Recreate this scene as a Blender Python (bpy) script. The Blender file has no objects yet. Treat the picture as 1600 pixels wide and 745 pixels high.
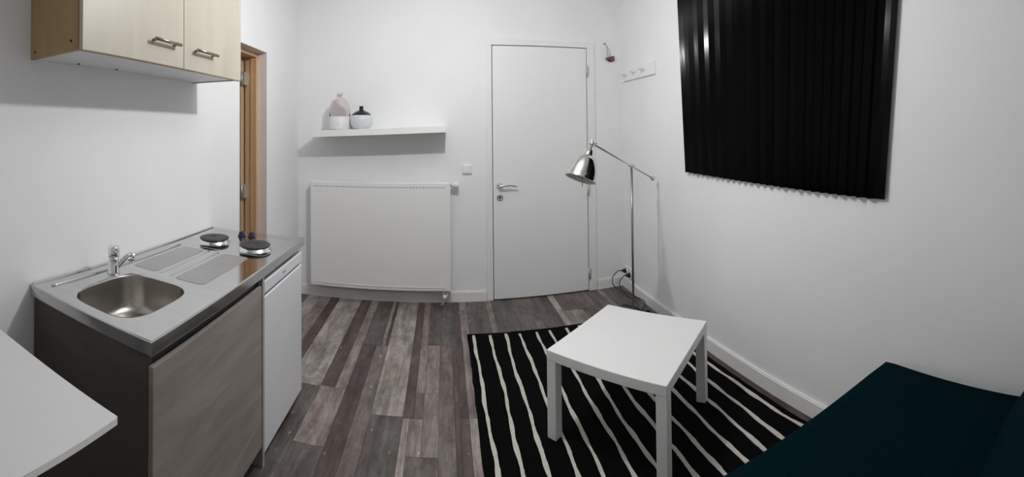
import bpy, bmesh, math, random
from mathutils import Vector, Matrix
random.seed(7)
S = bpy.context.scene
COL = S.collection
PI = math.pi

# ------------------------------------------------------------------ camera (phone sweep panorama: central cylinder)
CAM_H, F_PX, CX, CY, PITCH, ROLL = 1.3589, 662.4186, 692.4666, 192.3159, 0.0151, -0.0069
cam_data = bpy.data.cameras.new('camera'); cam = bpy.data.objects.new('camera', cam_data); COL.objects.link(cam)
cam_data.type = 'PANO'
cam_data.panorama_type = 'CENTRAL_CYLINDRICAL'
cam_data.central_cylindrical_range_u_min = -CX / F_PX
cam_data.central_cylindrical_range_u_max = (1600 - CX) / F_PX
cam_data.central_cylindrical_range_v_min = -(745 - CY) / F_PX
cam_data.central_cylindrical_range_v_max = CY / F_PX
cam_data.central_cylindrical_radius = 1.0
cam_data.clip_start = 0.01
cp, sp, cr, sr = math.cos(PITCH), math.sin(PITCH), math.cos(ROLL), math.sin(ROLL)
zrow = Vector((0, -sp, cp)); yrow = Vector((0, cp, sp)); xrow = Vector((1, 0, 0))
right = cr * xrow + sr * zrow; up = -sr * xrow + cr * zrow; back = -yrow
m = Matrix.Identity(4)
for i in range(3):
    m[i][0], m[i][1], m[i][2] = right[i], up[i], back[i]
m[2][3] = CAM_H
cam.matrix_world = m
S.camera = cam

# ------------------------------------------------------------------ world, lamp, exposure
w = bpy.data.worlds.new('world'); S.world = w; w.use_nodes = True
w.node_tree.nodes['Background'].inputs[0].default_value = (0.02, 0.02, 0.022, 1)
w.node_tree.nodes['Background'].inputs[1].default_value = 0.3
LAMP = (0.06, 1.78, 2.20)
ld = bpy.data.lights.new('ceiling_bulb', 'POINT'); ld.energy = 39; ld.color = (0.992, 1.0, 1.0); ld.shadow_soft_size = 0.03
lo = bpy.data.objects.new('ceiling_bulb', ld); lo.location = LAMP; COL.objects.link(lo)
S.view_settings.view_transform = 'Standard'
try: S.view_settings.look = 'None'
except Exception: pass
S.view_settings.gamma = 1.0
S.view_settings.use_curve_mapping = False
S.view_settings.exposure = 0.0
try:
    S.cycles.use_denoising = True
    S.cycles.max_bounces = 10
    S.cycles.sample_clamp_indirect = 6.0
except Exception: pass

# ------------------------------------------------------------------ materials
def lin(c):
    return tuple((x / 255 / 12.92) if x / 255 <= 0.04045 else ((x / 255 + 0.055) / 1.055) ** 2.4 for x in c)

def mat(name, rgb, rough=0.5, metal=0.0, var=0.06, scale=(6, 6, 6), bump=0.0, bscale=None, sheen=0.0, trans=0.0, coat=0.0, ior=1.45, linear=True, spec=0.5):
    M = bpy.data.materials.new(name); M.use_nodes = True
    nt = M.node_tree; b = nt.nodes['Principled BSDF']
    c = rgb if linear else lin(rgb)
    tc = nt.nodes.new('ShaderNodeTexCoord'); mp = nt.nodes.new('ShaderNodeMapping'); no = nt.nodes.new('ShaderNodeTexNoise')
    mp.inputs['Scale'].default_value = scale; no.inputs['Scale'].default_value = 1.0; no.inputs['Detail'].default_value = 5
    nt.links.new(tc.outputs['Object'], mp.inputs[0]); nt.links.new(mp.outputs[0], no.inputs['Vector'])
    ra = nt.nodes.new('ShaderNodeValToRGB')
    ra.color_ramp.elements[0].position = 0.3; ra.color_ramp.elements[1].position = 0.7
    ra.color_ramp.elements[0].color = tuple(x * (1 - var) for x in c) + (1,)
    ra.color_ramp.elements[1].color = tuple(min(1, x * (1 + var)) for x in c) + (1,)
    nt.links.new(no.outputs[0], ra.inputs[0]); nt.links.new(ra.outputs[0], b.inputs['Base Color'])
    b.inputs['Roughness'].default_value = rough; b.inputs['Metallic'].default_value = metal
    b.inputs['IOR'].default_value = ior
    b.inputs['Specular IOR Level'].default_value = spec
    b.inputs['Transmission Weight'].default_value = trans
    b.inputs['Coat Weight'].default_value = coat
    if sheen:
        b.inputs['Sheen Weight'].default_value = sheen; b.inputs['Sheen Roughness'].default_value = 0.4
    if bump:
        n2 = no
        if bscale:
            mp2 = nt.nodes.new('ShaderNodeMapping'); mp2.inputs['Scale'].default_value = bscale
            n2 = nt.nodes.new('ShaderNodeTexNoise'); n2.inputs['Scale'].default_value = 1.0; n2.inputs['Detail'].default_value = 3
            nt.links.new(tc.outputs['Object'], mp2.inputs[0]); nt.links.new(mp2.outputs[0], n2.inputs['Vector'])
        bu = nt.nodes.new('ShaderNodeBump'); bu.inputs['Strength'].default_value = bump; bu.inputs['Distance'].default_value = 0.002
        nt.links.new(n2.outputs[0], bu.inputs['Height']); nt.links.new(bu.outputs[0], b.inputs['Normal'])
    return M

def wood(name, c0, c1, rough, scale, coat=0.0):
    M = mat(name, c0, rough, 0, 0.0, scale, bump=0.06, coat=coat)
    r = [n for n in M.node_tree.nodes if n.type == 'VALTORGB'][0]
    r.color_ramp.elements[0].color = c0 + (1,); r.color_ramp.elements[1].color = c1 + (1,)
    no = [n for n in M.node_tree.nodes if n.type == 'TEX_NOISE'][0]; no.inputs['Distortion'].default_value = 0.6
    return M

M_wall = mat('painted_plaster', (0.90, 0.90, 0.908), 0.62, var=0.02, scale=(2, 2, 2), bump=0.12, bscale=(70, 70, 70))
M_ceil = mat('ceiling_paint', (0.88, 0.88, 0.88), 0.8, var=0.01)
M_trim = mat('white_gloss_trim', (0.88, 0.875, 0.865), 0.35, var=0.02)
M_door = mat('white_door_paint', (0.885, 0.885, 0.89), 0.4, var=0.015, scale=(2, 2, 1))
M_frame = mat('door_frame_paint', (0.88, 0.87, 0.855), 0.42, var=0.02)
M_gap = mat('dark_joint', (0.03, 0.028, 0.028), 0.9)
M_rad = mat('radiator_enamel', (0.90, 0.90, 0.895), 0.38, var=0.01)
M_shelf = mat('shelf_laminate', (0.89, 0.89, 0.865), 0.4, var=0.01)
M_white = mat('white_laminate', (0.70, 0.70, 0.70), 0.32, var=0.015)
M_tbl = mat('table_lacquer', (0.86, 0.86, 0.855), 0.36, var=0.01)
M_fridge = mat('fridge_enamel', (0.84, 0.845, 0.87), 0.33, var=0.01, bump=0.05, bscale=(150, 150, 150))
M_plast = mat('white_plastic', (0.86, 0.86, 0.85), 0.4, var=0.01)
M_beige = mat('beige_plastic', (0.66, 0.60, 0.50), 0.4)
M_grey = mat('grey_plastic', (0.36, 0.36, 0.37), 0.45)
M_black = mat('black_plastic', (0.012, 0.012, 0.014), 0.4)
M_knob = mat('navy_knob_plastic', (0.012, 0.014, 0.04), 0.35)
M_steel = mat('brushed_steel', (0.62, 0.62, 0.62), 0.105, 1.0, 0.04, (3, 60, 3), bump=0.02, bscale=(30, 30, 30))
M_sink = mat('satin_basin_steel', (0.50, 0.475, 0.44), 0.27, 1.0, 0.05, (20, 20, 20))
M_drain = mat('embossed_drain_steel', (0.50, 0.50, 0.50), 0.42, 1.0, 0.05, (90, 90, 90), bump=0.5, bscale=(420, 420, 420))
M_chrome = mat('chrome', (0.78, 0.78, 0.78), 0.06, 1.0, 0.01)
M_lamp = mat('brushed_nickel', (0.66, 0.65, 0.62), 0.14, 1.0, 0.03, (4, 4, 60))
M_lampin = mat('shade_inside', (0.62, 0.60, 0.55), 0.5)
M_handle = mat('bronze_nickel', (0.36, 0.31, 0.22), 0.3, 1.0, 0.04)
M_plate = mat('hotplate_iron', (0.045, 0.045, 0.048), 0.48, 0.3, 0.15, (60, 60, 60))
M_birch = wood('birch_veneer', (0.475, 0.430, 0.355), (0.545, 0.495, 0.412), 0.42, (14, 10, 1.3), 0.0)
M_bside = wood('birch_side_veneer', (0.34, 0.225, 0.10), (0.45, 0.31, 0.155), 0.4, (10, 16, 1.2))
M_bedge = wood('birch_edge', (0.27, 0.18, 0.085), (0.35, 0.24, 0.12), 0.5, (12, 12, 2))
M_under = mat('white_melamine', (0.80, 0.80, 0.81), 0.5, var=0.02)
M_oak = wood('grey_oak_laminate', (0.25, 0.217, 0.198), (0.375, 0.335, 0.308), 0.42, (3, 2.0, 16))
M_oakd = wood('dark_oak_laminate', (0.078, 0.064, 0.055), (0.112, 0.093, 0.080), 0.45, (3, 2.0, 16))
M_orange = wood('varnished_pine', (0.60, 0.37, 0.20), (0.70, 0.455, 0.265), 0.35, (16, 16, 1.2), 0.2)
M_pale = wood('pale_door_wood', (0.55, 0.38, 0.23), (0.66, 0.48, 0.31), 0.4, (12, 12, 1.1))
M_reveal = mat('pinkish_reveal_paint', (0.82, 0.73, 0.68), 0.6, var=0.03)
M_rug = mat('black_rug_pile', (0.0018, 0.0018, 0.002), 0.95, var=0.3, scale=(160, 160, 160), bump=0.6, bscale=(420, 420, 420), spec=0.1)
M_stripe = mat('cream_rug_pile', (0.60, 0.58, 0.52), 0.95, var=0.12, scale=(150, 150, 150), bump=0.6, bscale=(420, 420, 420), spec=0.1)
M_sofa = mat('teal_wool', (0.0003, 0.0105, 0.0150), 0.9, var=0.2, scale=(170, 170, 170), bump=0.7, bscale=(700, 700, 700), sheen=0.0, spec=0.03)
M_sofleg = mat('dark_stained_leg', (0.02, 0.015, 0.012), 0.5)
M_blind = mat('glossy_black_film', (0.0006, 0.0006, 0.0008), 0.17, var=0.1, spec=0.14)
M_vwhite = mat('white_ceramic', (0.70, 0.72, 0.76), 0.3, var=0.02)
M_vblack = mat('black_ceramic', (0.006, 0.006, 0.007), 0.28)
M_glass = mat('pink_glass', (0.985, 0.935, 0.94), 0.05, var=0.01, trans=0.97, ior=1.035, coat=0.3)
M_clear = mat('clear_glass_stopper', (0.86, 0.88, 0.86), 0.08, var=0.01, trans=0.75, ior=1.3)
M_frost = mat('white_painted_glass', (0.78, 0.78, 0.77), 0.35, var=0.02)
M_pink = mat('dusty_red_metal', (0.20, 0.06, 0.065), 0.35, 0.3)
M_string = mat('grey_string', (0.45, 0.44, 0.43), 0.9)
M_rack = mat('rack_white_paint', (0.88, 0.88, 0.88), 0.45, var=0.01)
M_hinge = mat('satin_hinge_steel', (0.62, 0.61, 0.59), 0.42, 0.6)
M_edge = mat('pale_edge_strip', (0.42, 0.40, 0.385), 0.5)
M_sub = mat('floor_joint', (0.035, 0.03, 0.028), 0.9)

def plank_material():
    M = bpy.data.materials.new('weathered_plank_print'); M.use_nodes = True
    nt = M.node_tree; b = nt.nodes['Principled BSDF']; L = nt.links.new; N = nt.nodes.new
    at = N('ShaderNodeAttribute'); at.attribute_type = 'OBJECT'; at.attribute_name = 'tone'
    oi = N('ShaderNodeObjectInfo'); tc = N('ShaderNodeTexCoord')
    off = N('ShaderNodeVectorMath'); off.operation = 'ADD'
    cmb = N('ShaderNodeCombineXYZ'); mul = N('ShaderNodeMath'); mul.operation = 'MULTIPLY'; mul.inputs[1].default_value = 37
    L(oi.outputs['Random'], mul.inputs[0]); L(mul.outputs[0], cmb.inputs[0]); L(mul.outputs[0], cmb.inputs[1])
    L(tc.outputs['Object'], off.inputs[0]); L(cmb.outputs[0], off.inputs[1])
    def noise(sc, det, dist, rough=0.6):
        mp = N('ShaderNodeMapping'); mp.inputs['Scale'].default_value = sc
        n = N('ShaderNodeTexNoise'); n.inputs['Scale'].default_value = 1; n.inputs['Detail'].default_value = det
        n.inputs['Distortion'].default_value = dist; n.inputs['Roughness'].default_value = rough
        L(off.outputs[0], mp.inputs[0]); L(mp.outputs[0], n.inputs['Vector']); return n
    big = noise((9, 4.5, 1), 5, 0.3, 0.65); streak = noise((26, 2.6, 1), 5, 0.8); fine = noise((150, 8, 1), 3, 0.4); warm = noise((11, 2.2, 1), 3, 0.5)
    def ramp(n, a, bb, p0, p1):
        r = N('ShaderNodeValToRGB'); r.color_ramp.elements[0].position = p0; r.color_ramp.elements[1].position = p1
        r.color_ramp.elements[0].color = a + (1,); r.color_ramp.elements[1].color = bb + (1,); L(n.outputs[0], r.inputs[0]); return r
    r1 = ramp(big, (0.50, 0.485, 0.48), (1.30, 1.30, 1.29), 0.30, 0.68)
    r2 = ramp(streak, (0.68, 0.63, 0.625), (1.20, 1.21, 1.205), 0.34, 0.64)
    r3 = ramp(fine, (0.90, 0.90, 0.90), (1.08, 1.08, 1.08), 0.3, 0.7)
    blot = noise((34, 15, 1), 4, 0.6, 0.7); r5 = ramp(blot, (0.80, 0.785, 0.785), (1.08, 1.08, 1.08), 0.36, 0.58)
    r4 = ramp(warm, (1.06, 0.97, 0.97), (0.97, 1.0, 0.985), 0.35, 0.65)
    cur = at.outputs['Color']
    for r in (r1, r2, r3, r4, r5):
        v = N('ShaderNodeVectorMath'); v.operation = 'MULTIPLY'; L(cur, v.inputs[0]); L(r.outputs[0], v.inputs[1]); cur = v.outputs[0]
    # worn pale flecks of the print
    vo = noise((38, 16, 1), 2, 0.2, 0.5); fr = ramp(vo, (0, 0, 0), (0.22, 0.21, 0.20), 0.68, 0.76)
    ad = N('ShaderNodeVectorMath'); ad.operation = 'ADD'; L(cur, ad.inputs[0]); L(fr.outputs[0], ad.inputs[1])
    L(ad.outputs[0], b.inputs['Base Color'])
    b.inputs['Roughness'].default_value = 0.42; b.inputs['Specular IOR Level'].default_value = 0.4
    bu = N('ShaderNodeBump'); bu.inputs['Strength'].default_value = 0.15; bu.inputs['Distance'].default_value = 0.001
    L(fine.outputs[0], bu.inputs['Height']); L(bu.outputs[0], b.inputs['Normal'])
    return M
M_plank = plank_material()

# ------------------------------------------------------------------ mesh helpers
def box(bm, x0, x1, y0, y1, z0, z1, bev=0.0, seg=2):
    t = bmesh.new()
    bmesh.ops.create_cube(t, size=1.0)
    bmesh.ops.scale(t, vec=(x1 - x0, y1 - y0, z1 - z0), verts=t.verts)
    bmesh.ops.translate(t, vec=((x0 + x1) / 2, (y0 + y1) / 2, (z0 + z1) / 2), verts=t.verts)
    if bev > 0:
        bmesh.ops.bevel(t, geom=t.edges[:], offset=bev, segments=seg, profile=0.5, affect='EDGES')
    merge(bm, t)

def merge(bm, t):
    vm = {}
    for v in t.verts: vm[v] = bm.verts.new(v.co)
    for f in t.faces:
        try: nf = bm.faces.new([vm[v] for v in f.verts]); nf.smooth = f.smooth
        except ValueError: pass
    t.free()

def frame_for(d):
    d = Vector(d).normalized(); a = Vector((0, 0, 1)) if abs(d.z) < 0.9 else Vector((1, 0, 0))
    u = d.cross(a).normalized(); return u, d.cross(u).normalized(), d

def lathe(bm, prof, origin=(0, 0, 0), axis=(0, 0, 1), n=28, closed=False):
    """prof: list of (radius, distance along axis)."""
    u, v, d = frame_for(axis); o = Vector(origin); rings = []
    for r, h in prof:
        if r < 1e-6: rings.append([bm.verts.new(o + d * h)])
        else: rings.append([bm.verts.new(o + d * h + (u * math.cos(2 * PI * k / n) + v * math.sin(2 * PI * k / n)) * r) for k in range(n)])
    if closed: rings.append(rings[0])
    for a, b in zip(rings, rings[1:]):
        for k in range(n):
            q = [a[k % len(a)], a[(k + 1) % len(a)], b[(k + 1) % len(b)], b[k % len(b)]]
            q = list(dict.fromkeys(q))
            if len(q) >= 3:
                try: bm.faces.new(q).smooth = True
                except ValueError: pass

def tube(bm, pts, r, n=10, cap=True):
    pts = [Vector(p) for p in pts]; rings = []; pu = None
    for i, p in enumerate(pts):
        d = (pts[min(i + 1, len(pts) - 1)] - pts[max(i - 1, 0)]).normalized()
        if pu is None: u, v, _ = frame_for(d)
        else:
            u = (pu - d * pu.dot(d)).normalized(); v = d.cross(u)
        pu = u; rr = r(i / (len(pts) - 1)) if callable(r) else r
        rings.append([bm.verts.new(p + (u * math.cos(2 * PI * k / n) + v * math.sin(2 * PI * k / n)) * rr) for k in range(n)])
    for a, b in zip(rings, rings[1:]):
        for k in range(n): bm.faces.new([a[k], a[(k + 1) % n], b[(k + 1) % n], b[k]]).smooth = True
    if cap: bm.faces.new(rings[0]); bm.faces.new(rings[-1])

def spline(pts, per=8):
    P = [Vector(p) for p in pts]; P = [P[0] * 2 - P[1]] + P + [P[-1] * 2 - P[-2]]; out = []
    for i in range(1, len(P) - 2):
        for k in range(per):
            t = k / per; a, b, c, d = P[i - 1:i + 3]
            out.append(0.5 * ((2 * b) + (c - a) * t + (2 * a - 5 * b + 4 * c - d) * t * t + (3 * b - a - 3 * c + d) * t ** 3))
    return out + [P[-2]]

def prism(bm, pts, z0, z1):
    """polygon pts (x,y) extruded in z."""
    a = [bm.verts.new((x, y, z0)) for x, y in pts]; b = [bm.verts.new((x, y, z1)) for x, y in pts]; n = len(pts)
    bm.faces.new(a[::-1]); bm.faces.new(b)
    for k in range(n): bm.faces.new([a[k], a[(k + 1) % n], b[(k + 1) % n], b[k]])

def rrect(x0, x1, y0, y1, r, n=5):
    out = []
    for cx, cy, a0 in ((x1 - r, y1 - r, 0), (x0 + r, y1 - r, 90), (x0 + r, y0 + r, 180), (x1 - r, y0 + r, 270)):
        for k in range(n + 1):
            a = math.radians(a0 + 90 * k / n); out.append((cx + r * math.cos(a), cy + r * math.sin(a)))
    return out

def origin_of(o):
    v = Vector((0, 0, 0))
    while o is not None: v = v + o.location; o = o.parent
    return v

def obj(name, bm, m, parent=None, kind=None, label=None, cat=None, group=None, local=False, recalc=True, base=True):
    """link bm (world coordinates, or the parent's own with local=True) as ONE mesh object"""
    if recalc: bmesh.ops.recalc_face_normals(bm, faces=bm.faces[:])
    loc = Vector((0, 0, 0))
    if parent is not None:
        if not local: bmesh.ops.translate(bm, vec=-origin_of(parent), verts=bm.verts)
    elif base and bm.verts:
        lo_ = [min(v.co[i] for v in bm.verts) for i in range(3)]; hi_ = [max(v.co[i] for v in bm.verts) for i in range(3)]
        loc = Vector(((lo_[0] + hi_[0]) / 2, (lo_[1] + hi_[1]) / 2, lo_[2]))
        bmesh.ops.translate(bm, vec=-loc, verts=bm.verts)
    me = bpy.data.meshes.new(name); bm.to_mesh(me); bm.free()
    for mm in (m if isinstance(m, (list, tuple)) else [m]): me.materials.append(mm)
    o = bpy.data.objects.new(name, me); COL.objects.link(o); o.location = loc
    if parent is not None: o.parent = parent
    tag(o, label, cat, group, kind)
    return o

def tag(o, label=None, cat=None, group=None, kind=None):
    if label: o['label'] = label
    if cat: o['category'] = cat
    if group: o['group'] = group
    if kind: o['kind'] = kind

def thing(name, loc, label=None, cat=None, group=None, kind=None, rz=0.0):
    o = bpy.data.objects.new(name, None); COL.objects.link(o); o.location = loc; o.rotation_euler = (0, 0, rz)
    o.empty_display_size = 0.1; tag(o, label, cat, group, kind); return o

def B(*a, **k):
    bm = bmesh.new(); box(bm, *a, **k); return bm
def NB(): return bmesh.new()

# ------------------------------------------------------------------ room shell
XL, XF, XR, YB, YR, ZC = -1.263, -1.20, 1.508, 3.37, -1.1, 2.52     # kitchen wall, far left wall, right wall, back wall, rear wall, ceiling
DY0, DY1, DZ = 2.30, 2.715, 1.905                                      # opening of the wooden door in the left wall
EX0, EX1, EZ = 0.395, 1.185, 2.028                                     # entry door leaf

bm = NB()
prism(bm, [(XL - 0.15, YR), (XL, YR), (XL, 2.078), (XF, DY0), (XL - 0.15, DY0)], 0, ZC)
box(bm, XL - 0.15, XF, DY1, YB + 0.1, 0, ZC); box(bm, XL - 0.15, XF, DY0, DY1, DZ, ZC)
obj('wall_left', bm, M_wall, kind='structure')
bm = NB(); box(bm, XF, EX0 - 0.055, YB, YB + 0.1, 0, ZC); box(bm, EX1 + 0.075, XR + 0.1, YB, YB + 0.1, 0, ZC); box(bm, EX0 - 0.055, EX1 + 0.075, YB, YB + 0.1, EZ + 0.055, ZC)
obj('wall_back', bm, M_wall, kind='structure')
obj('wall_right', B(XR, XR + 0.1, YR, YB, 0, ZC), M_wall, kind='structure')
obj('wall_front', B(XL - 0.15, XR + 0.1, YR - 0.1, YR, 0, ZC), M_wall, kind='structure')
obj('ceiling', B(XL - 0.15, XR + 0.1, YR - 0.1, YB + 0.1, ZC, ZC + 0.05), M_ceil, kind='structure')

# passage behind the wooden door
bm = NB(); box(bm, -2.5, XL - 0.15, 2.95, 3.0, 0, 2.3); box(bm, -2.5, -2.45, 2.0, 2.95, 0, 2.3); box(bm, -2.5, XL - 0.15, 1.95, 2.0, 0, 2.3); box(bm, -2.5, XL - 0.15, 1.95, 3.0, 2.3, 2.35)
obj('wall_passage', bm, M_wall, kind='structure')

# floor of printed planks
floor = thing('floor', (0, 0, 0), kind='structure')
obj('subfloor', B(-2.5, XR + 0.1, YR - 0.1, YB + 0.1, -0.06, -0.005), M_sub, floor)
TL, TP, TG, TM, TB = (0.345, 0.322, 0.300), (0.265, 0.233, 0.218), (0.125, 0.114, 0.108), (0.100, 0.076, 0.072), (0.170, 0.147, 0.137)
P = [(-.835, -.655, 2.18, 3.37, TL), (-.835, -.655, .95, 2.18, TG), (-.99, -.905, 2.3, 3.37, TP), (-.905, -.835, 2.3, 3.37, TM), (-.99, -.835, 1.1, 2.3, TG),
     (-.655, -.575, 2.19, 3.37, TM), (-.575, -.515, 2.19, 3.37, TP), (-.655, -.515, 1.764, 2.19, TP), (-.655, -.515, .6, 1.764, TG),
     (-.515, -.40, 2.665, 3.37, TG), (-.40, -.375, 2.665, 3.37, TP), (-.375, -.355, 2.665, 3.37, TM), (-.515, -.43, 1.3, 2.665, TM), (-.43, -.355, 1.3, 2.665, TB),
     (-.515, -.355, .3, 1.3, TB), (-.355, -.20, 2.02, 3.37, TL), (-.355, -.20, .7, 2.02, TG),
     (-.20, -.15, 2.01, 3.37, TM), (-.20, -.168, .7, 2.01, TL), (-.15, -.105, 2.205, 3.37, TP), (-.168, -.105, 1.776, 2.01, TP), (-.15, -.105, 2.01, 2.205, TB),
     (-.105, .072, 2.69, 3.37, TG), (-.105, -.03, 2.205, 2.69, TP), (-.105, -.03, 1.776, 2.205, TP), (-.168, -.03, .6, 1.776, TB),
     (-.03, .045, 1.4, 2.69, TB), (.045, .072, 1.4, 2.69, TM), (-.03, .072, .5, 1.4, TG),
     (.072, .112, 2.01, 3.37, TM), (.072, .112, .7, 2.01, TM), (.112, .165, 2.01, 3.37, TP), (.112, .165, .7, 2.01, TL),
     (.165, .32, 2.3, 3.37, TG), (.32, .365, 2.3, 3.37, TP), (.365, .525, 2.3, 3.37, TG), (.525, .69, 2.5, 3.37, TB), (.69, .80, 2.2, 3.37, TG), (.80, .825, 2.2, 3.37, TM),
     (.825, .875, 2.2, 3.37, TL), (.875, 1.145, 3.05, 3.37, TB), (.875, 1.02, 2.0, 3.05, TP), (1.02, 1.145, 2.0, 3.05, TG), (1.145, 1.25, 2.3, 3.37, TG), (1.25, 1.29, 2.3, 3.37, TP), (1.29, XR, 2.3, 3.37, TG)]
def fill(x0, x1, ylo, yhi):
    x = x0
    while x < x1 - 1e-4:
        xe = min(x + 0.16, x1)
        if x1 - xe < 0.05: xe = x1
        y = ylo; ln = random.uniform(.35, 1.1)
        while y < yhi - 1e-4:
            ye = min(y + ln, yhi)
            if yhi - ye < 0.12: ye = yhi
            P.append((x, xe, y, ye, random.choice((TL, TP, TG, TM, TB)))); y = ye; ln = 1.2
        x = xe
fill(XL, -.99, YR, YB); fill(-.99, -.835, YR, 1.1); fill(-.835, -.655, YR, .95); fill(-.655, -.515, YR, .6); fill(-.515, -.355, YR, .3)
fill(-.355, -.168, YR, .7); fill(-.168, -.03, YR, .6); fill(-.03, .072, YR, .5); fill(.072, .165, YR, .7)
fill(.165, .525, YR, 2.3); fill(.525, .69, YR, 2.5); fill(.69, .875, YR, 2.2); fill(.875, 1.145, YR, 2.0); fill(1.145, XR, YR, 2.3)
for x0, x1, y0, y1, t in P:
    g = 0.0007
    bm = NB(); box(bm, x0 + g, x1 - g, y0 + g, y1 - g, -0.005, random.uniform(-0.0003, 0.0003))
    o = obj('plank', bm, M_plank, floor); k = random.uniform(.93, 1.07); o['tone'] = [t[0] * k, t[1] * k, t[2] * k]
obj('passage_floor', B(-2.45, XL, 2.0, 2.95, -0.005, 0.0), M_oakd, floor)

# baseboards
def baseboard(bm, x0, x1, y0, y1, nx, ny):
    box(bm, x0, x1, y0, y1, 0.0, 0.072)
    box(bm, x0 + (0.006 if nx < 0 else 0), x1, y0 + (0.006 if ny < 0 else 0), y1, 0.072, 0.080, 0.002)
bm = NB(); baseboard(bm, XF, EX0 - 0.06, YB - 0.015, YB, 0, -1); baseboard(bm, EX1 + 0.08, XR - 0.015, YB - 0.015, YB, 0, -1)
obj('baseboard_back', bm, M_trim, kind='structure')
bm = NB(); baseboard(bm, XR - 0.015, XR, YR, YB, -1, 0); obj('baseboard_right', bm, M_trim, kind='structure')

# entry door in the back wall
d1 = thing('door_1', ((EX0 + EX1) / 2, YB, 0), kind='structure')
bm = NB()
box(bm, EX0 - 0.055, EX0 - 0.006, YB - 0.012, YB + 0.09, 0, EZ + 0.006, 0.003); box(bm, EX1 + 0.006, EX1 + 0.075, YB - 0.012, YB + 0.09, 0, EZ + 0.006, 0.003)
box(bm, EX0 - 0.055, EX1 + 0.075, YB - 0.012, YB + 0.09, EZ + 0.006, EZ + 0.055, 0.003)
obj('door_frame', bm, M_frame, d1)
obj('door_stop', B(EX0 - 0.006, EX1 + 0.006, YB + 0.035, YB + 0.08, 0.0, EZ + 0.006), M_gap, d1)
leaf = obj('door_leaf', B(EX0, EX1, YB - 0.008, YB + 0.033, 0.008, EZ, 0.002), M_door, d1)
lx, ly = 0.445, YB - 0.008
bm = NB(); lathe(bm, [(0, 0), (0.026, 0), (0.026, 0.008), (0.011, 0.011), (0.010, 0.045), (0, 0.045)], (lx, ly, 0.905), (0, -1, 0))
tube(bm, spline([(lx - .004, ly - .046, .905), (lx + .035, ly - .050, .911), (lx + .08, ly - .050, .912), (lx + .135, ly - .046, .902)], 6), lambda t: 0.0095 - 0.003 * t)
obj('door_handle', bm, M_chrome, leaf)
bm = NB(); lathe(bm, [(0, 0), (0.026, 0), (0.026, 0.006), (0.022, 0.009), (0.010, 0.009), (0.010, 0.004), (0, 0.004)], (lx + .002, ly, 0.812), (0, -1, 0)); obj('keyhole_rosette', bm, M_grey, leaf)
bm = NB(); box(bm, lx - 0.002, lx + 0.006, ly - 0.0055, ly - 0.003, 0.802, 0.820); obj('keyhole', bm, M_black, leaf)
for z in (1.835, 0.84, 0.145):
    bm = NB(); lathe(bm, [(0, 0), (0.007, 0), (0.007, 0.09), (0, 0.09)], (EX1 + 0.004, YB - 0.017, z - 0.045), n=12); box(bm, EX1 + 0.004, EX1 + 0.022, YB - 0.016, YB - 0.012, z - 0.043, z + 0.043)
    obj('hinge', bm, M_hinge, d1)

# wooden door in the left wall
d2 = thing('door_2', (XF, (DY0 + DY1) / 2, 0), kind='structure')
XW0 = XL - 0.15
bm = NB(); box(bm, XF - 0.07, XF + 0.001, DY1 - 0.004, DY1, 0, DZ); box(bm, XF - 0.07, XF + 0.001, DY0, DY0 + 0.004, 0, DZ); box(bm, XF - 0.07, XF + 0.001, DY0, DY1, DZ - 0.004, DZ)
obj('reveal', bm, M_reveal, d2)
bm = NB(); box(bm, -1.355, XF - 0.068, DY1 - 0.030, DY1, 0, DZ - 0.004, 0.002); box(bm, -1.355, XF - 0.068, DY0, DY0 + 0.03, 0, DZ - 0.004, 0.002); box(bm, -1.355, XF - 0.068, DY0 + 0.03, DY1 - 0.03, DZ - 0.034, DZ - 0.004, 0.002)
obj('door_frame', bm, M_orange, d2)
obj('door_stop', B(-1.31, -1.30, DY1 - 0.036, DY1 - 0.03, 0, DZ - 0.034), M_orange, d2)
obj('door_leaf', B(-1.80, -1.362, DY1 - 0.075, DY1 - 0.034, 0.01, DZ - 0.04, 0.002), M_pale, d2)
for z in (1.72, 0.93):
    bm = NB(); box(bm, -1.385, -1.335, DY1 - 0.079, DY1 - 0.030, z - 0.045, z + 0.045, 0.002); lathe(bm, [(0, 0), (0.008, 0), (0.008, 0.1), (0, 0.1)], (-1.358, DY1 - 0.076, z - 0.05), n=12)
    obj('hinge', bm, M_hinge, d2)

# ------------------------------------------------------------------ kitchenette
CX0, CX1, CY0, CY1, CZ = XL + 0.006, -0.711, 0.867, 2.076, 0.806
cab = thing('base_cabinet', ((CX0 + CX1) / 2, 1.24, 0), 'grey-brown oak base cabinet under the sink end of the steel worktop', 'cabinet')
ZB = CZ - 0.042
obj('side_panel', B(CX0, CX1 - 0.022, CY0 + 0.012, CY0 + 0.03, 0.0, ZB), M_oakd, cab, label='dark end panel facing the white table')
obj('divider_panel', B(CX0, CX1 - 0.004, 1.572, 1.590, 0.0, ZB), M_oak, cab)
obj('edge_band', B(CX1 - 0.004, CX1 - 0.002, 1.572, 1.590, 0.0, ZB), M_edge, cab, label='pale edge strip of the divider')
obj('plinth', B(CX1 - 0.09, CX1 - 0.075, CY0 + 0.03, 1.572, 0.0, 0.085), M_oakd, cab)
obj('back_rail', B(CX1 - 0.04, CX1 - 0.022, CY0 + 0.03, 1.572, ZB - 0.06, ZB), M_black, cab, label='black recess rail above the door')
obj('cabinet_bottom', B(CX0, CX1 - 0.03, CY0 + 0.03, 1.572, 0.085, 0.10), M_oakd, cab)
obj('cabinet_door', B(CX1 - 0.021, CX1 - 0.004, CY0 + 0.014, 1.568, 0.088, 0.728, 0.0015), M_oak, cab)

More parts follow.
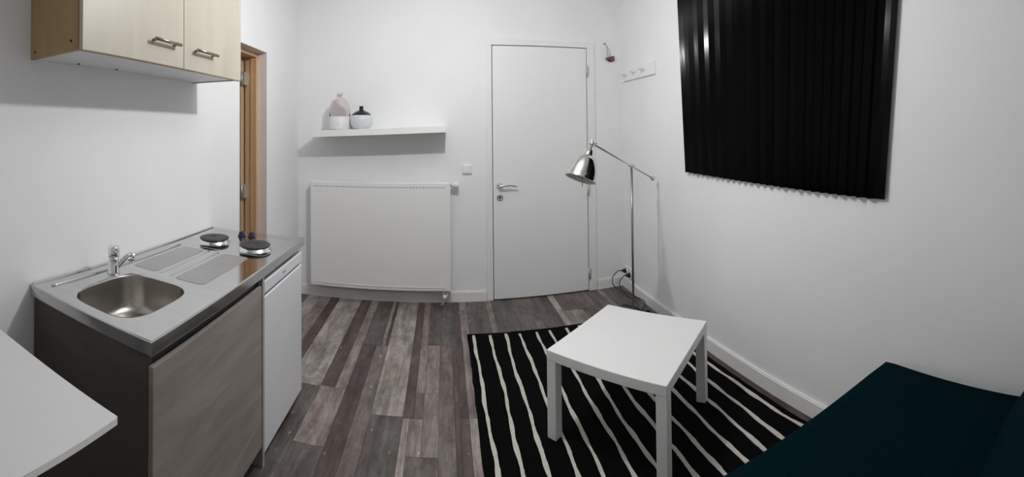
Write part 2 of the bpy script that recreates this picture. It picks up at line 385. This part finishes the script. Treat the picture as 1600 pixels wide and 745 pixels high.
fr = thing('mini_fridge', (-0.98, 1.84, 0), 'small white fridge built in beside the oak cabinet', 'fridge')
obj('fridge_body', B(CX0 + 0.03, CX1 - 0.05, 1.602, 2.068, 0.02, 0.735, 0.004), M_fridge, fr)
fd = obj('fridge_door', B(CX1 - 0.048, CX1 - 0.008, 1.600, 2.070, 0.035, 0.672, 0.006, 3), M_fridge, fr)
obj('top_panel', B(CX1 - 0.048, CX1 - 0.006, 1.600, 2.070, 0.684, 0.738, 0.006, 3), M_fridge, fr)
obj('handle_groove', B(CX1 - 0.046, CX1 - 0.022, 1.604, 2.066, 0.672, 0.684), M_grey, fr, label='grey grip slot under the top panel')
obj('badge', B(CX1 - 0.006, CX1 - 0.0045, 1.80, 1.835, 0.708, 0.716), M_grey, fr)
for x in (CX1 - 0.09, CX0 + 0.08):
    for y in (1.63, 2.04):
        bm = NB(); lathe(bm, [(0, 0), (0.016, 0), (0.016, 0.02), (0, 0.02)], (x, y, 0), n=12); obj('foot', bm, M_black, fr)

# steel worktop with basin, drainer, hob
wt = thing('steel_worktop', ((CX0 + CX1) / 2, (CY0 + CY1) / 2, ZB), 'one-piece stainless steel worktop with sink and two hotplates', 'worktop')
SX, SY, SA, SB = -0.972, 1.078, 0.148, 0.166
def se(a, A, Bq, n=3.6):
    c, s = math.cos(a), math.sin(a); r = (abs(c / A) ** n + abs(s / Bq) ** n) ** (-1 / n); return (SX + r * c, SY + r * s)
angs = sorted([2 * PI * k / 64 for k in range(64)] + [math.atan2(y - SY, x - SX) % (2 * PI) for x in (CX0, CX1) for y in (CY0, CY1)])
def outer(a):
    c, s = math.cos(a), math.sin(a); t = 1e9
    if c > 1e-9: t = min(t, (CX1 - SX) / c)
    if c < -1e-9: t = min(t, (CX0 - SX) / c)
    if s > 1e-9: t = min(t, (CY1 - SY) / s)
    if s < -1e-9: t = min(t, (CY0 - SY) / s)
    return (SX + c * t, SY + s * t)
bm = NB(); n = len(angs)
ro = [bm.verts.new((*outer(a), CZ)) for a in angs]
rr0 = [bm.verts.new((*se(a, SA + .012, SB + .012), CZ)) for a in angs]
rr1 = [bm.verts.new((*se(a, SA + .004, SB + .004), CZ - 0.0015)) for a in angs]
rr2 = [bm.verts.new((*se(a, SA, SB), CZ - 0.006)) for a in angs]
for a, b, sm in ((ro, rr0, False), (rr0, rr1, True), (rr1, rr2, True)):
    for k in range(n): bm.faces.new([a[k], a[(k + 1) % n], b[(k + 1) % n], b[k]]).smooth = sm
# folded rim: rounded lip then skirt, all around
def ring(ins, z):
    return [bm.verts.new((x, y, z)) for x, y in ((CX0 + ins, CY0 + ins), (CX1 - ins, CY0 + ins), (CX1 - ins, CY1 - ins), (CX0 + ins, CY1 - ins))]
prev = ring(0.0, CZ)
for ins, z in ((-0.0025, CZ - 0.001), (-0.004, CZ - 0.004), (-0.0042, ZB + 0.004), (-0.002, ZB), (0.012, ZB), (0.016, ZB + 0.004)):
    cur = ring(ins, z)
    for k in range(4): bm.faces.new([prev[k], prev[(k + 1) % 4], cur[(k + 1) % 4], cur[k]])
    prev = cur
obj('worktop_sheet', bm, M_steel, wt)
bm = NB(); rings = []
for ins, dz in ((0.0, -0.006), (0.003, -0.03), (0.009, -0.085), (0.014, -0.110), (0.022, -0.124), (0.036, -0.132), (0.07, -0.135), (0.105, -0.137), (0.125, -0.138)):
    rings.append([bm.verts.new((*se(a, SA - ins, SB - ins, 3.6 - ins * 10), CZ + dz)) for a in angs])
for a, b in zip(rings, rings[1:]):
    for k in range(n): bm.faces.new([a[k], a[(k + 1) % n], b[(k + 1) % n], b[k]]).smooth = True
bm.faces.new(rings[-1])
basin = obj('sink_basin', bm, M_sink, wt)
bm = NB(); lathe(bm, [(0.0, -0.128), (0.02, -0.128), (0.024, -0.132), (0.037, -0.130), (0.039, -0.134)], (SX, SY, CZ)); obj('drain', bm, M_chrome, basin)
for x0, x1, y0, y1 in ((-1.165, -1.045, 1.30, 1.665), (-0.945, -0.815, 1.285, 1.655)):
    bm = NB(); prism(bm, rrect(x0, x1, y0, y1, 0.02), CZ - 0.001, CZ + 0.0012); obj('drainer_field', bm, M_drain, wt, label='matt embossed draining field')
for x in (-1.020, -0.970):
    bm = NB(); tube(bm, [(x, 1.285, CZ - .012), (x, 1.31, CZ - .0098), (x, 1.64, CZ - .0098), (x, 1.665, CZ - .012)], 0.012, 20); obj('drainer_rib', bm, M_steel, wt)
bm = NB(); tube(bm, [(-1.196, .91, CZ - .001), (-1.196, .93, CZ + .0015), (-1.196, 1.66, CZ + .0015), (-1.196, 1.68, CZ - .001)], 0.005, 8); obj('pressed_bead', bm, M_steel, wt)
bm = NB(); box(bm, CX0, CX0 + 0.010, CY0, CY1, CZ - 0.002, CZ + 0.005, 0.002); obj('rear_upstand', bm, M_steel, wt)
bm = NB(); rp = rrect(-1.19, -0.765, 1.70, 2.02, 0.03, 4)
tube(bm, [(x, y, CZ - .005) for x, y in rp] + [(*rp[0], CZ - .005)], 0.006, 8, cap=False); obj('hob_bead', bm, M_steel, wt)
for cx, cy in ((-1.084, 1.811), (-0.851, 1.789)):
    bm = NB(); lathe(bm, [(0, 0.009), (0.010, 0.009), (0.012, 0.0105), (0.069, 0.0105), (0.072, 0.0085), (0.072, 0.0055), (0.069, 0.004), (0, 0.004)], (cx, cy, CZ + 0.014), n=40); hp = obj('hotplate', bm, M_plate, wt)
    bm = NB(); lathe(bm, [(0.066, 0.0175), (0.0695, 0.0175), (0.070, 0.004), (0.077, 0.0015), (0.080, 0), (0.066, 0)], (cx, cy, CZ), n=40, closed=True); obj('spill_ring', bm, M_chrome, hp)
for kx, ky in ((-1.016, 1.975), (-0.962, 1.985)):
    bm = NB(); lathe(bm, [(0, 0), (0.020, 0), (0.019, 0.006), (0.016, 0.010), (0.0145, 0.018), (0.012, 0.021), (0, 0.021)], (kx, ky, CZ), n=20); box(bm, kx - .004, kx + .004, ky - .014, ky + .014, CZ + .016, CZ + .025, .002)
    obj('hob_knob', bm, M_knob, wt)
tx, ty = -1.155, 1.178
bm = NB(); lathe(bm, [(0, 0), (0.026, 0), (0.026, 0.005), (0.0215, 0.009), (0.0205, 0.055), (0.0205, 0.06), (0, 0.06)], (tx, ty, CZ), n=24); fa = obj('faucet', bm, M_chrome, wt)
bm = NB(); lathe(bm, [(0, 0.062), (0.021, 0.062), (0.0225, 0.068), (0.0225, 0.098), (0.019, 0.103), (0, 0.104)], (tx, ty, CZ), n=24); tube(bm, [(tx + .015, ty - .012, CZ + .09), (tx + .035, ty - .028, CZ + .099)], 0.005, 8); obj('lever', bm, M_chrome, fa)
bm = NB(); sd = Vector((0.42, 0.9, 0)).normalized()
tube(bm, spline([Vector((tx, ty, CZ + .020)) + sd * .01, Vector((tx, ty, CZ + .043)) + sd * .036, Vector((tx, ty, CZ + .057)) + sd * .058, Vector((tx, ty, CZ + .058)) + sd * .078], 6), lambda t: 0.0135 - 0.002 * t, 14)
e_ = Vector((tx, ty, CZ)) + sd * .076; lathe(bm, [(0, .036), (0.0135, .036), (0.0145, .040), (0.0145, .068), (0, .070)], e_, n=18); obj('spout', bm, M_chrome, fa)

# upper cabinet
UX1, UY0, UY1, UZ, UT = -0.98, 0.857, 1.895, 1.612, 2.26
uc = thing('wall_cabinet', ((XL + UX1) / 2, (UY0 + UY1) / 2, UZ), 'birch veneer wall cabinet with two doors above the steel worktop', 'cabinet')
us = obj('side_panel', B(XL + 0.001, UX1 - 0.020, UY0, UY0 + 0.016, UZ - 0.004, UT), M_bside, uc, label='brown veneered end panel')
obj('side_panel', B(XL + 0.001, UX1 - 0.020, UY1 - 0.016, UY1, UZ - 0.004, UT), M_bside, uc)
obj('bottom_panel', B(XL + 0.001, UX1 - 0.020, UY0 + 0.016, UY1 - 0.016, UZ, UZ + 0.016), M_under, uc, label='white underside')
obj('top_panel', B(XL + 0.001, UX1 - 0.020, UY0 + 0.016, UY1 - 0.016, UT - 0.016, UT), M_under, uc)
obj('back_panel', B(XL + 0.001, XL + 0.006, UY0 + 0.016, UY1 - 0.016, UZ + 0.016, UT - 0.016), M_under, uc)
for a, b, h0, h1 in ((UY0 + 0.001, 1.394, 1.185, 1.345), (1.398, UY1 - 0.001, 1.462, 1.630)):
    dr = obj('cabinet_door', B(UX1 - 0.018, UX1, a, b, UZ - 0.006, UT, 0.0012), M_birch, uc)
    bm = NB(); hz = 1.690
    tube(bm, [(UX1 + .024, h0, hz), (UX1 + .024, h1, hz)], 0.0065, 10)
    for hy in (h0 + .016, h1 - .016): tube(bm, [(UX1 - .001, hy, hz), (UX1 + .024, hy, hz)], 0.0055, 8)
    obj('door_handle', bm, M_handle, dr)
    bm = NB(); box(bm, UX1 - 0.018, UX1 - 0.0005, a, b, UZ - 0.0075, UZ - 0.0062); obj('edge_band', bm, M_bedge, dr)
for yy in (1.06, 1.27):
    bm = NB(); lathe(bm, [(0, 0), (0.006, 0), (0.004, -0.004), (0, -0.004)], (XL + 0.03, yy, UZ), n=10); obj('screw', bm, M_black, uc)
for xx, zz in ((-1.235, UZ + .02), (-1.035, UZ + .028)):
    bm = NB(); lathe(bm, [(0, 0), (0.005, 0), (0.004, 0.002), (0, 0.002)], (xx, UY0, zz), (0, -1, 0), n=10); obj('screw', bm, M_black, us)

# white table at the lower left
TZ = 0.741
lt = thing('dining_table', (-0.95, 0.1, 0), 'white table top in the lower left corner before the oak cabinet', 'table')
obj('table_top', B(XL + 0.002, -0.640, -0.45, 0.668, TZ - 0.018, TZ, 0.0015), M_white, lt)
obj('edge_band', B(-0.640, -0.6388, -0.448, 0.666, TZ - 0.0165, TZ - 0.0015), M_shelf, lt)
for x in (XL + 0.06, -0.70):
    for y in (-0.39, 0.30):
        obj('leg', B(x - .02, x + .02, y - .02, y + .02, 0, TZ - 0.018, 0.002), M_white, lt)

# ------------------------------------------------------------------ back wall fittings
# floating shelf, slightly out of level as in the photograph
bm = NB(); box(bm, -0.997, 0.021, YB - 0.26, YB - 0.001, 1.300, 1.350, 0.002)
for v in bm.verts: v.co.z += 0.034 * (v.co.x - 0.021) / 1.018 + 0.038
obj('wall_shelf', bm, M_shelf, label='thick white floating shelf on the back wall above the radiator', cat='shelf')
def shelf_z(x): return 1.388 + 0.034 * (x - 0.021) / 1.018
vx, vy = -0.806, YB - 0.13; vz = shelf_z(vx) + 0.0005
pb = thing('glass_bottle', (vx, vy, vz), 'tall pink glass bottle with white lower half on the wall shelf', 'bottle')
bm = NB(); lathe(bm, [(0, 0), (0.076, 0), (0.083, 0.006), (0.085, 0.03), (0.085, 0.1035), (0.0838, 0.1042), (0, 0.1042)], (vx, vy, vz), n=36); obj('bottle_base', bm, M_frost, pb, label='opaque white lower half')
bm = NB(); lathe(bm, [(0.0835, 0.103), (0.083, 0.15), (0.078, 0.188), (0.066, 0.217), (0.046, 0.24), (0.029, 0.252), (0.022, 0.262), (0.021, 0.274), (0.0182, 0.2725), (0.0192, 0.2605), (0.0262, 0.2505), (0.0432, 0.2385), (0.0632, 0.2155), (0.0752, 0.1865), (0.0802, 0.1485), (0.0807, 0.1015)], (vx, vy, vz), n=36, closed=True); obj('bottle_body', bm, M_glass, pb, label='translucent pink upper half')
bm = NB(); lathe(bm, [(0, 0.262), (0.0165, 0.262), (0.0165, 0.2745), (0.024, 0.2755), (0.025, 0.286), (0.017, 0.292), (0, 0.293)], (vx, vy, vz), n=24); obj('stopper', bm, M_clear, pb)
vx, vy = -0.632, YB - 0.135; vz = shelf_z(vx) + 0.0005
rv = thing('round_vase', (vx, vy, vz), 'squat white vase with black shoulder and neck on the wall shelf', 'vase')
bm = NB(); lathe(bm, [(0, 0), (0.056, 0), (0.066, 0.006), (0.082, 0.032), (0.0885, 0.062), (0.086, 0.088), (0.078, 0.106), (0, 0.106)], (vx, vy, vz), n=40); obj('vase_body', bm, M_vwhite, rv, label='white lower body')
bm = NB(); lathe(bm, [(0.0785, 0.1062), (0.064, 0.122), (0.044, 0.134), (0.024, 0.142), (0.0165, 0.148), (0.0155, 0.172), (0.018, 0.176), (0.0145, 0.176), (0.0125, 0.172), (0.0125, 0.150), (0, 0.15)], (vx, vy, vz), n=40); obj('vase_neck', bm, M_vblack, rv, label='black shoulder and narrow neck')

# radiator
RX0, RX1, RZ0, RZ1, RY = -1.06, 0.05, 0.118, 0.945, YB - 0.10
ra = thing('radiator', ((RX0 + RX1) / 2, YB - 0.05, RZ0), 'wide flat white panel radiator on the back wall beside the fridge', 'radiator')
obj('front_panel', B(RX0, RX1, RY, RY + 0.014, RZ0, RZ1, 0.005, 3), M_rad, ra)
obj('rear_panel', B(RX0 + .01, RX1 - .01, YB - 0.035, YB - 0.022, RZ0, RZ1, 0.004), M_rad, ra)
obj('side_cover', B(RX0 - .002, RX0 + .004, RY + 0.008, YB - 0.02, RZ0 + .01, RZ1 - .004), M_rad, ra); obj('side_cover', B(RX1 - .004, RX1 + .002, RY + 0.008, YB - 0.02, RZ0 + .01, RZ1 - .004), M_rad, ra)
bm = NB()
for k in range(38):
    x = RX0 + 0.02 + (RX1 - RX0 - 0.055) * k / 37; box(bm, x, x + 0.015, RY + 0.016, YB - 0.036, RZ1 - 0.012, RZ1 - 0.004)
g = obj('top_grille', bm, M_rad, ra); tag(g, kind='stuff')
M_dash_shade = mat('dash_shade_grey', (0.42, 0.42, 0.42), 0.6)  # shade put into the grey, so solid dashes look like recessed slots
for z, nm, mm in ((RZ1 - 0.034, 'upper_dash_shade_row', M_dash_shade), (RZ0 + 0.030, 'lower_weld_seam', M_trim)):
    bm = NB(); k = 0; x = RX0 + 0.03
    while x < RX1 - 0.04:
        box(bm, x, x + 0.017, RY - (0.0006 if mm is M_dash_shade else 0.005), RY + 0.002, z - 0.0035, z + 0.0035); x += 0.0255
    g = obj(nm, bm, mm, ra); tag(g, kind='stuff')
bm = NB()
for k in range(44):
    x = RX0 + 0.03 + (RX1 - RX0 - 0.06) * k / 44; box(bm, x, x + 0.003, RY + 0.016, YB - 0.036, RZ0 + 0.02, RZ1 - 0.03)
g = obj('convector_fins', bm, M_rad, ra); tag(g, kind='stuff')
for x in (RX0 + .2, RX1 - .2): obj('bracket', B(x - .02, x + .02, YB - 0.022, YB - 0.001, RZ0 + .08, RZ1 - .1), M_rad, ra)
bm = NB(); tube(bm, [(RX1 + .0, YB - .065, .922), (RX1 + .03, YB - .065, .922)], 0.011, 10); va = obj('valve', bm, M_chrome, ra)
bm = NB(); lathe(bm, [(0, 0), (0.018, 0), (0.0195, 0.012), (0.024, 0.02), (0.026, 0.050), (0.022, 0.056), (0, 0.057)], (RX1 + .010, YB - .068, .928), (1, 0, 0), n=22); obj('thermostat_knob', bm, M_plast, va)
bm = NB(); tube(bm, [(RX1 - .055, YB - .065, RZ0 + .01), (RX1 - .055, YB - .065, .075), (RX1 - .055, YB - .065, .0)], 0.008, 10); tube(bm, [(RX1 - .025, YB - .065, RZ0 + .005), (RX1 - .03, YB - .067, .075), (RX1 - .073, YB - .07, .0)], 0.008, 10)
lathe(bm, [(0, 0), (.016, 0), (.016, .035), (0, .035)], (RX1 - .047, YB - .068, .045), n=14); obj('supply_pipes', bm, M_trim, ra)

# switch
sw = thing('light_switch', (0.186, YB, 1.003), 'small square light switch between the radiator and the white door', 'switch')
obj('switch_plate', B(0.148, 0.224, YB - 0.010, YB, 1.003, 1.080, 0.003), M_plast, sw)
obj('rocker', B(0.158, 0.214, YB - 0.015, YB - 0.009, 1.013, 1.070, 0.002), M_plast, sw)
obj('rocker_strip', B(0.150, 0.222, YB - 0.0112, YB - 0.0098, 1.005, 1.0115), M_beige, sw, label='beige lower strip')

# little hanging trinket in the corner
ht = thing('hanging_charm', (1.40, YB - 0.015, 1.93), 'dark red charm hanging by its strings in the corner above the door', 'ornament')
bm = NB(); lathe(bm, [(0, 0), (0.007, 0), (0.007, 0.004), (0.003, 0.006), (0.003, 0.018), (0.005, 0.02), (0, 0.021)], (1.355, YB, 2.082), (0, -1, 0), n=10); obj('nail', bm, M_grey, ht)
bm = NB()
tube(bm, [(1.356, YB - .015, 2.083), (1.372, YB - .015, 2.045), (1.378, YB - .018, 1.962)], 0.0022, 6); tube(bm, [(1.356, YB - .015, 2.081), (1.392, YB - .015, 2.03), (1.402, YB - .018, 1.962)], 0.0022, 6)
obj('string', bm, M_string, ht)
for (x, z, r, t) in ((1.382, 1.950, .020, .006), (1.405, 1.942, .026, .007), (1.416, 1.962, .015, .0055)):
    bm = NB(); tube(bm, [(x + r * math.cos(a), YB - .026 - .018 * math.sin(a), z + .35 * r * math.sin(a)) for a in [2 * PI * k / 16 for k in range(17)]], t, 8, cap=False); obj('ring', bm, M_pink, ht)

# ------------------------------------------------------------------ right wall fittings
cr_ = thing('coat_rack', (XR, 3.02, 1.74), 'narrow white coat rack with round pegs high on the right wall', 'coat rack')
obj('rack_board', B(XR - 0.018, XR, 2.735, 3.30, 1.752, 1.852, 0.003), M_rack, cr_)
for y in (2.90, 3.06, 3.22):
    bm = NB(); lathe(bm, [(0, -.002), (0.011, -.002), (0.010, 0.012), (0.0085, 0.03), (0.015, 0.043), (0.015, 0.050), (0, 0.053)], (XR - 0.018, y, 1.806), (-1, 0, 0.15), n=16); obj('peg', bm, M_rack, cr_)

so = thing('wall_socket', (XR, 3.27, 0.10), 'white double wall socket low on the right wall behind the lamp', 'socket')
obj('socket_plate', B(XR - 0.012, XR, 3.16, 3.32, 0.105, 0.185, 0.003), M_plast, so)
for y in (3.20, 3.28):
    bm = NB(); lathe(bm, [(0, .003), (0.019, .003), (0.020, 0.011), (0.024, 0.012), (0.024, 0.0), (0, 0)], (XR - 0.009, y, 0.145), (-1, 0, 0), n=18); obj('socket_insert', bm, M_plast, so)
for i, (y, zc, pts) in enumerate(((3.28, .150, [(0, .001, .002), (-.035, .01, -.005), (-.085, .0, -.05), (-.09, -.06, -.10), (-.04, -.25, -.105), (.0, -.42, -.11), (-.07, -.50, -.144), (-.12, -.60, -.144), (-.22, -.66, -.143), (-.268, -.70, -.138)]),
                            (3.20, .135, [(0, .001, 0), (-.03, -.01, -.005), (-.07, -.03, -.05), (-.06, -.12, -.1), (-.03, -.28, -.12), (-.10, -.40, -.128), (-.17, -.34, -.128), (-.13, -.24, -.128), (-.06, -.36, -.128), (-.03, -.55, -.128)]))):
    pc = thing('power_cord', (XR - .05, y, 0.0), ('thin black power cord plugged into the socket half nearer the corner', 'thin black power cord plugged into the socket half nearer the lamp')[i], 'cord', 'cords at the wall socket')
    bm = NB(); lathe(bm, [(0, 0.0), (0.018, 0.0), (0.019, 0.016), (0.013, 0.030), (0.007, 0.044), (0, 0.046)], (XR - 0.0125, y, zc), (-1, 0, 0.12), n=16); obj('plug', bm, M_black, pc)
    x0 = XR - 0.056; bm = NB(); tube(bm, spline([(x0 + a, y + b, max(zc + .006 + c, .0165 if y + b < 2.84 and x0 + a < 1.46 else .0055)) for a, b, c in pts], 7), 0.0038, 7); obj('cable', bm, M_black, pc)

# pleated black window covering, hanging a little wider at the top
bm = NB(); NP = 29; amp = 0.0255; zb, zt = 1.05, 2.32; TH = 0.0012
def bl(t, f, dx):
    ya = 0.880 - 0.098 * (f * (zt - zb)) / 1.0; yb = 2.322 + 0.064 * (f * (zt - zb)) / 1.0
    return (XR - 0.009 - dx, ya + (yb - ya) * t, zb + (zt - zb) * f + (0.018 * t if f == 0 else 0))
rows = [0, .25, .5, .75, 1]; cols = []
for k in range(2 * NP + 1):
    d = (amp if k % 2 else 0.004) + 0.004 * math.sin(k * 1.7) * (k % 2)
    if k in (0, 2 * NP): d = 0.006
    if k in (1, 2): d = (0.009, 0.0095)[k - 1]      # flat hem along the edge nearest the sofa
    cols.append((k / (2 * NP), d))
fr_ = [[bm.verts.new(bl(t, f, d + TH)) for f in rows] for t, d in cols]; bk = [[bm.verts.new(bl(t, f, d)) for f in rows] for t, d in cols]
for a, b in zip(range(2 * NP), range(1, 2 * NP + 1)):
    for j in range(len(rows) - 1):
        bm.faces.new([fr_[a][j], fr_[b][j], fr_[b][j + 1], fr_[a][j + 1]]); bm.faces.new([bk[a][j], bk[a][j + 1], bk[b][j + 1], bk[b][j]])
    bm.faces.new([fr_[a][0], bk[a][0], bk[b][0], fr_[b][0]]); bm.faces.new([fr_[a][-1], fr_[b][-1], bk[b][-1], bk[a][-1]])
for e in (0, 2 * NP):
    for j in range(len(rows) - 1): bm.faces.new([fr_[e][j], fr_[e][j + 1], bk[e][j + 1], bk[e][j]])
bd = thing('window_blind', (XR - 0.02, 1.6, zb), 'large glossy black blind with upright pleats on the right wall', 'blind')
obj('pleated_sheet', bm, M_blind, bd)
obj('head_rail', B(XR - 0.05, XR - 0.002, 0.74, 2.42, zt, zt + 0.03, 0.002), M_black, bd)

# ------------------------------------------------------------------ floor lamp
lp = Vector((1.20, 2.528, 0.0115)); ad_ = Vector((0.822, 0.569, 0))
fl = thing('floor_lamp', lp, 'nickel floor lamp with tilted arm and bell shade in the far right corner', 'lamp')
bm = NB(); M_pole = mat('dark_nickel_pole', (0.30, 0.275, 0.27), 0.28, 1.0, 0.03)
lathe(bm, [(0, 0), (0.118, 0), (0.122, 0.006), (0.120, 0.018), (0.10, 0.024), (0.016, 0.030), (0.012, 0.045), (0, 0.046)], lp, n=40); obj('base', bm, M_lamp, fl)
JZ = 1.0965
bm = NB(); tube(bm, [lp + Vector((0, 0, .04)), lp + Vector((0, 0, JZ - .02))], 0.0075, 12); obj('pole', bm, M_pole, fl)
bm = NB(); lathe(bm, [(0, -.028), (0.010, -.028), (0.0105, .004), (0.006, .014), (0, .015)], lp + Vector((0, 0, JZ)), n=14)
ax = Vector((-ad_.y, ad_.x, 0)); lathe(bm, [(0, -.022), (.008, -.022), (.010, -.014), (.010, .014), (.008, .022), (0, .022)], lp + Vector((0, 0, JZ)), ax, n=14)
lathe(bm, [(0, -.016), (.010, -.016), (.010, .016), (0, .016)], lp + Vector((0, 0, JZ)), ad_ * .30 + Vector((0, 0, -.14)), n=12); obj('pole_joint', bm, M_chrome, fl)
head = Vector((0.822, 2.245, 1.272)); cw = Vector((1.445, 2.69, 0.992)); dd = (cw - head).normalized()
bm = NB(); tube(bm, [head, cw], 0.0052, 10); obj('arm', bm, M_lamp, fl)
bm = NB(); lathe(bm, [(0, -.018), (.014, -.016), (.018, -.008), (.018, .008), (.014, .016), (.006, .02), (.006, .026), (0, .028)], cw, dd, n=18); obj('counterweight', bm, M_chrome, fl)
bm = NB(); lathe(bm, [(0, -.014), (.013, -.013), (.013, .013), (0, .014)], head, ax, n=14); tube(bm, [head + Vector((0, 0, -.02)), head + Vector((0, 0, .026))], .007, 10); tube(bm, [head - ax * .03, head + ax * .03], .0045, 8); obj('head_joint', bm, M_chrome, fl)
sax = Vector((-0.44, -0.19, -1)).normalized()
so_ = head + sax * .022
bm = NB(); lathe(bm, [(0, 0), (.008, 0), (.010, .012), (.020, .020), (.024, .045), (.027, .062), (.0, .062)], so_, sax, n=24); obj('shade_socket', bm, M_lamp, fl)
bm = NB(); prof = [(.029, .055), (.038, .058), (.052, .076), (.066, .104), (.077, .137), (.084, .171), (.0865, .188), (.089, .191)]
lathe(bm, prof + [(r - .002, h + .0005) for r, h in reversed(prof)], so_, sax, n=40, closed=True); sh = obj('lamp_shade', bm, M_lamp, fl)
bm = NB(); pin = [(.026, .0585), (.036, .060), (.050, .078), (.0635, .105), (.0745, .137), (.0815, .171), (.084, .187)]
lathe(bm, pin + [(r - .0008, h + .0004) for r, h in reversed(pin)], so_, sax, n=40, closed=True); obj('shade_lining', bm, M_lampin, sh, label='matt pale inside of the shade')
bm = NB(); lathe(bm, [(0, .066), (.014, .066), (.015, .090), (.024, .115), (.026, .132), (.018, .150), (0, .157)], so_, sax, n=20); obj('bulb', bm, M_plast, sh)
bm = NB(); tube(bm, [so_ + sax * .155, so_ + sax * .185 + Vector((.008, 0, -.045))], .003, 8); obj('pull_switch', bm, M_grey, sh)

# ------------------------------------------------------------------ rug, coffee table, sofa
RGX0, RGX1, RGY0, RGY1 = 0.150, 1.452, 0.86, 2.815
rug = thing('rug', (0.8, 1.83, 0), 'black rug with wavy cream stripes under the white coffee table', 'rug')
bm = NB(); pts = []
def edge_pts(p, q, k):
    return [(p[0] + (q[0] - p[0]) * i / k + random.uniform(-.0025, .0025), p[1] + (q[1] - p[1]) * i / k + random.uniform(-.0025, .0025)) for i in range(k)]
for p, q, k in (((RGX0, RGY0), (RGX1, RGY0), 24), ((RGX1, RGY0), (RGX1, RGY1 - .02), 34), ((RGX1, RGY1 - .02), (RGX0, RGY1), 24), ((RGX0, RGY1), (RGX0, RGY0), 34)): pts += edge_pts(p, q, k)
prism(bm, pts, 0.0006, 0.0085); obj('rug_pile', bm, M_rug, rug)
for k in range(13):
    rs = random.Random(100 + k); x0 = 0.197 + 0.1012 * k; y0, y1 = RGY0 + .03, RGY1 - rs.uniform(.022, .042) - .02 * k / 12
    ph = [rs.uniform(0, 6.28) for _ in range(6)]; N_ = 110; Lp, Rp = [], []
    for i in range(N_ + 1):
        y = y0 + (y1 - y0) * i / N_
        c = x0 + .0055 * math.sin(3.1 * y + ph[0]) + .0035 * math.sin(9.3 * y + ph[1]) + .0016 * math.sin(27 * y + ph[2])
        wd = .0085 + .0016 * math.sin(13 * y + ph[3]) + .0012 * math.sin(41 * y + ph[4]) + rs.uniform(-.0007, .0007)
        Lp.append((c - wd, y)); Rp.append((c + wd + rs.uniform(-.0006, .0006), y))
    bm = NB(); vs = [[bm.verts.new((x, y, z)) for x, y in pp] for pp, z in ((Lp, .008), (Lp, .0108), (Rp, .0108), (Rp, .008))]
    for a, b in zip(vs, vs[1:]):
        for i in range(N_): bm.faces.new([a[i], a[i + 1], b[i + 1], b[i]])
    bm.faces.new([v[0] for v in vs]); bm.faces.new([v[-1] for v in vs])
    obj('stripe', bm, M_stripe, rug)

RZT = 0.0110
ct = thing('coffee_table', (0.833, 1.775, RZT), 'square white coffee table standing askew on the striped rug', 'table', rz=math.radians(38.8))
TS, TTOP, TTH, LG = 0.279, 0.392 - RZT, 0.043, 0.046
obj('table_top', B(-TS, TS, -TS, TS, TTOP - TTH, TTOP, 0.003, 2), M_tbl, ct, local=True)
for sx in (-1, 1):
    for sy in (-1, 1):
        cx, cy = sx * (TS - LG / 2 - .001), sy * (TS - LG / 2 - .001)
        obj('leg', B(cx - LG / 2, cx + LG / 2, cy - LG / 2, cy + LG / 2, 0.0, TTOP - TTH, 0.002), M_tbl, ct, local=True)

sf = thing('sofa', (1.442, 0.858, 0), 'dark teal fabric sofa in the lower right corner by the right wall', 'sofa', rz=math.radians(-4.0))
def cushion(x0, x1, y0, y1, z0, z1, r, puff=0.0, lean=0.0):
    bm = bmesh.new(); nx, ny, nz = 18, 12, 6
    bmesh.ops.create_cube(bm, size=2.0)
    bmesh.ops.subdivide_edges(bm, edges=bm.edges[:], cuts=11, use_grid_fill=True)
    hx, hy, hz = (x1 - x0) / 2, (y1 - y0) / 2, (z1 - z0) / 2
    for v in bm.verts:
        p = Vector((v.co.x * hx, v.co.y * hy, v.co.z * hz)); q = Vector((max(-hx + r, min(hx - r, p.x)), max(-hy + r, min(hy - r, p.y)), max(-hz + r, min(hz - r, p.z))))
        d = p - q
        if d.length > 1e-9: p = q + d.normalized() * min(r, d.length if d.length < r else r)
        b_ = (1 - v.co.x ** 4) * (1 - v.co.y ** 4); p.z += puff * b_ * (1 if v.co.z > 0.5 else 0)
        v.co = p + Vector(((x0 + x1) / 2, (y0 + y1) / 2 - lean * (p.z + hz) / (2 * hz), (z0 + z1) / 2))
    for f in bm.faces: f.smooth = True
    return bm
obj('base', B(-1.38, -0.03, -0.84, -0.03, 0.10, 0.27, 0.012, 3), M_sofa, sf, local=True)
obj('seat', cushion(-1.41, 0.0, -0.63, 0.0, 0.262, 0.434, 0.020, 0.006), M_sofa, sf, local=True)
obj('backrest', cushion(-1.41, 0.012, -0.68, -0.425, 0.27, 0.66, 0.055, 0.0, 0.26), M_sofa, sf, local=True)
for x in (-1.32, -0.10):
    for y in (-0.80, -0.08):
        bm = NB(); lathe(bm, [(0, 0), (.016, 0), (.024, .10), (0, .10)], (x, y, 0), n=14); obj('leg', bm, M_sofleg, sf, local=True)
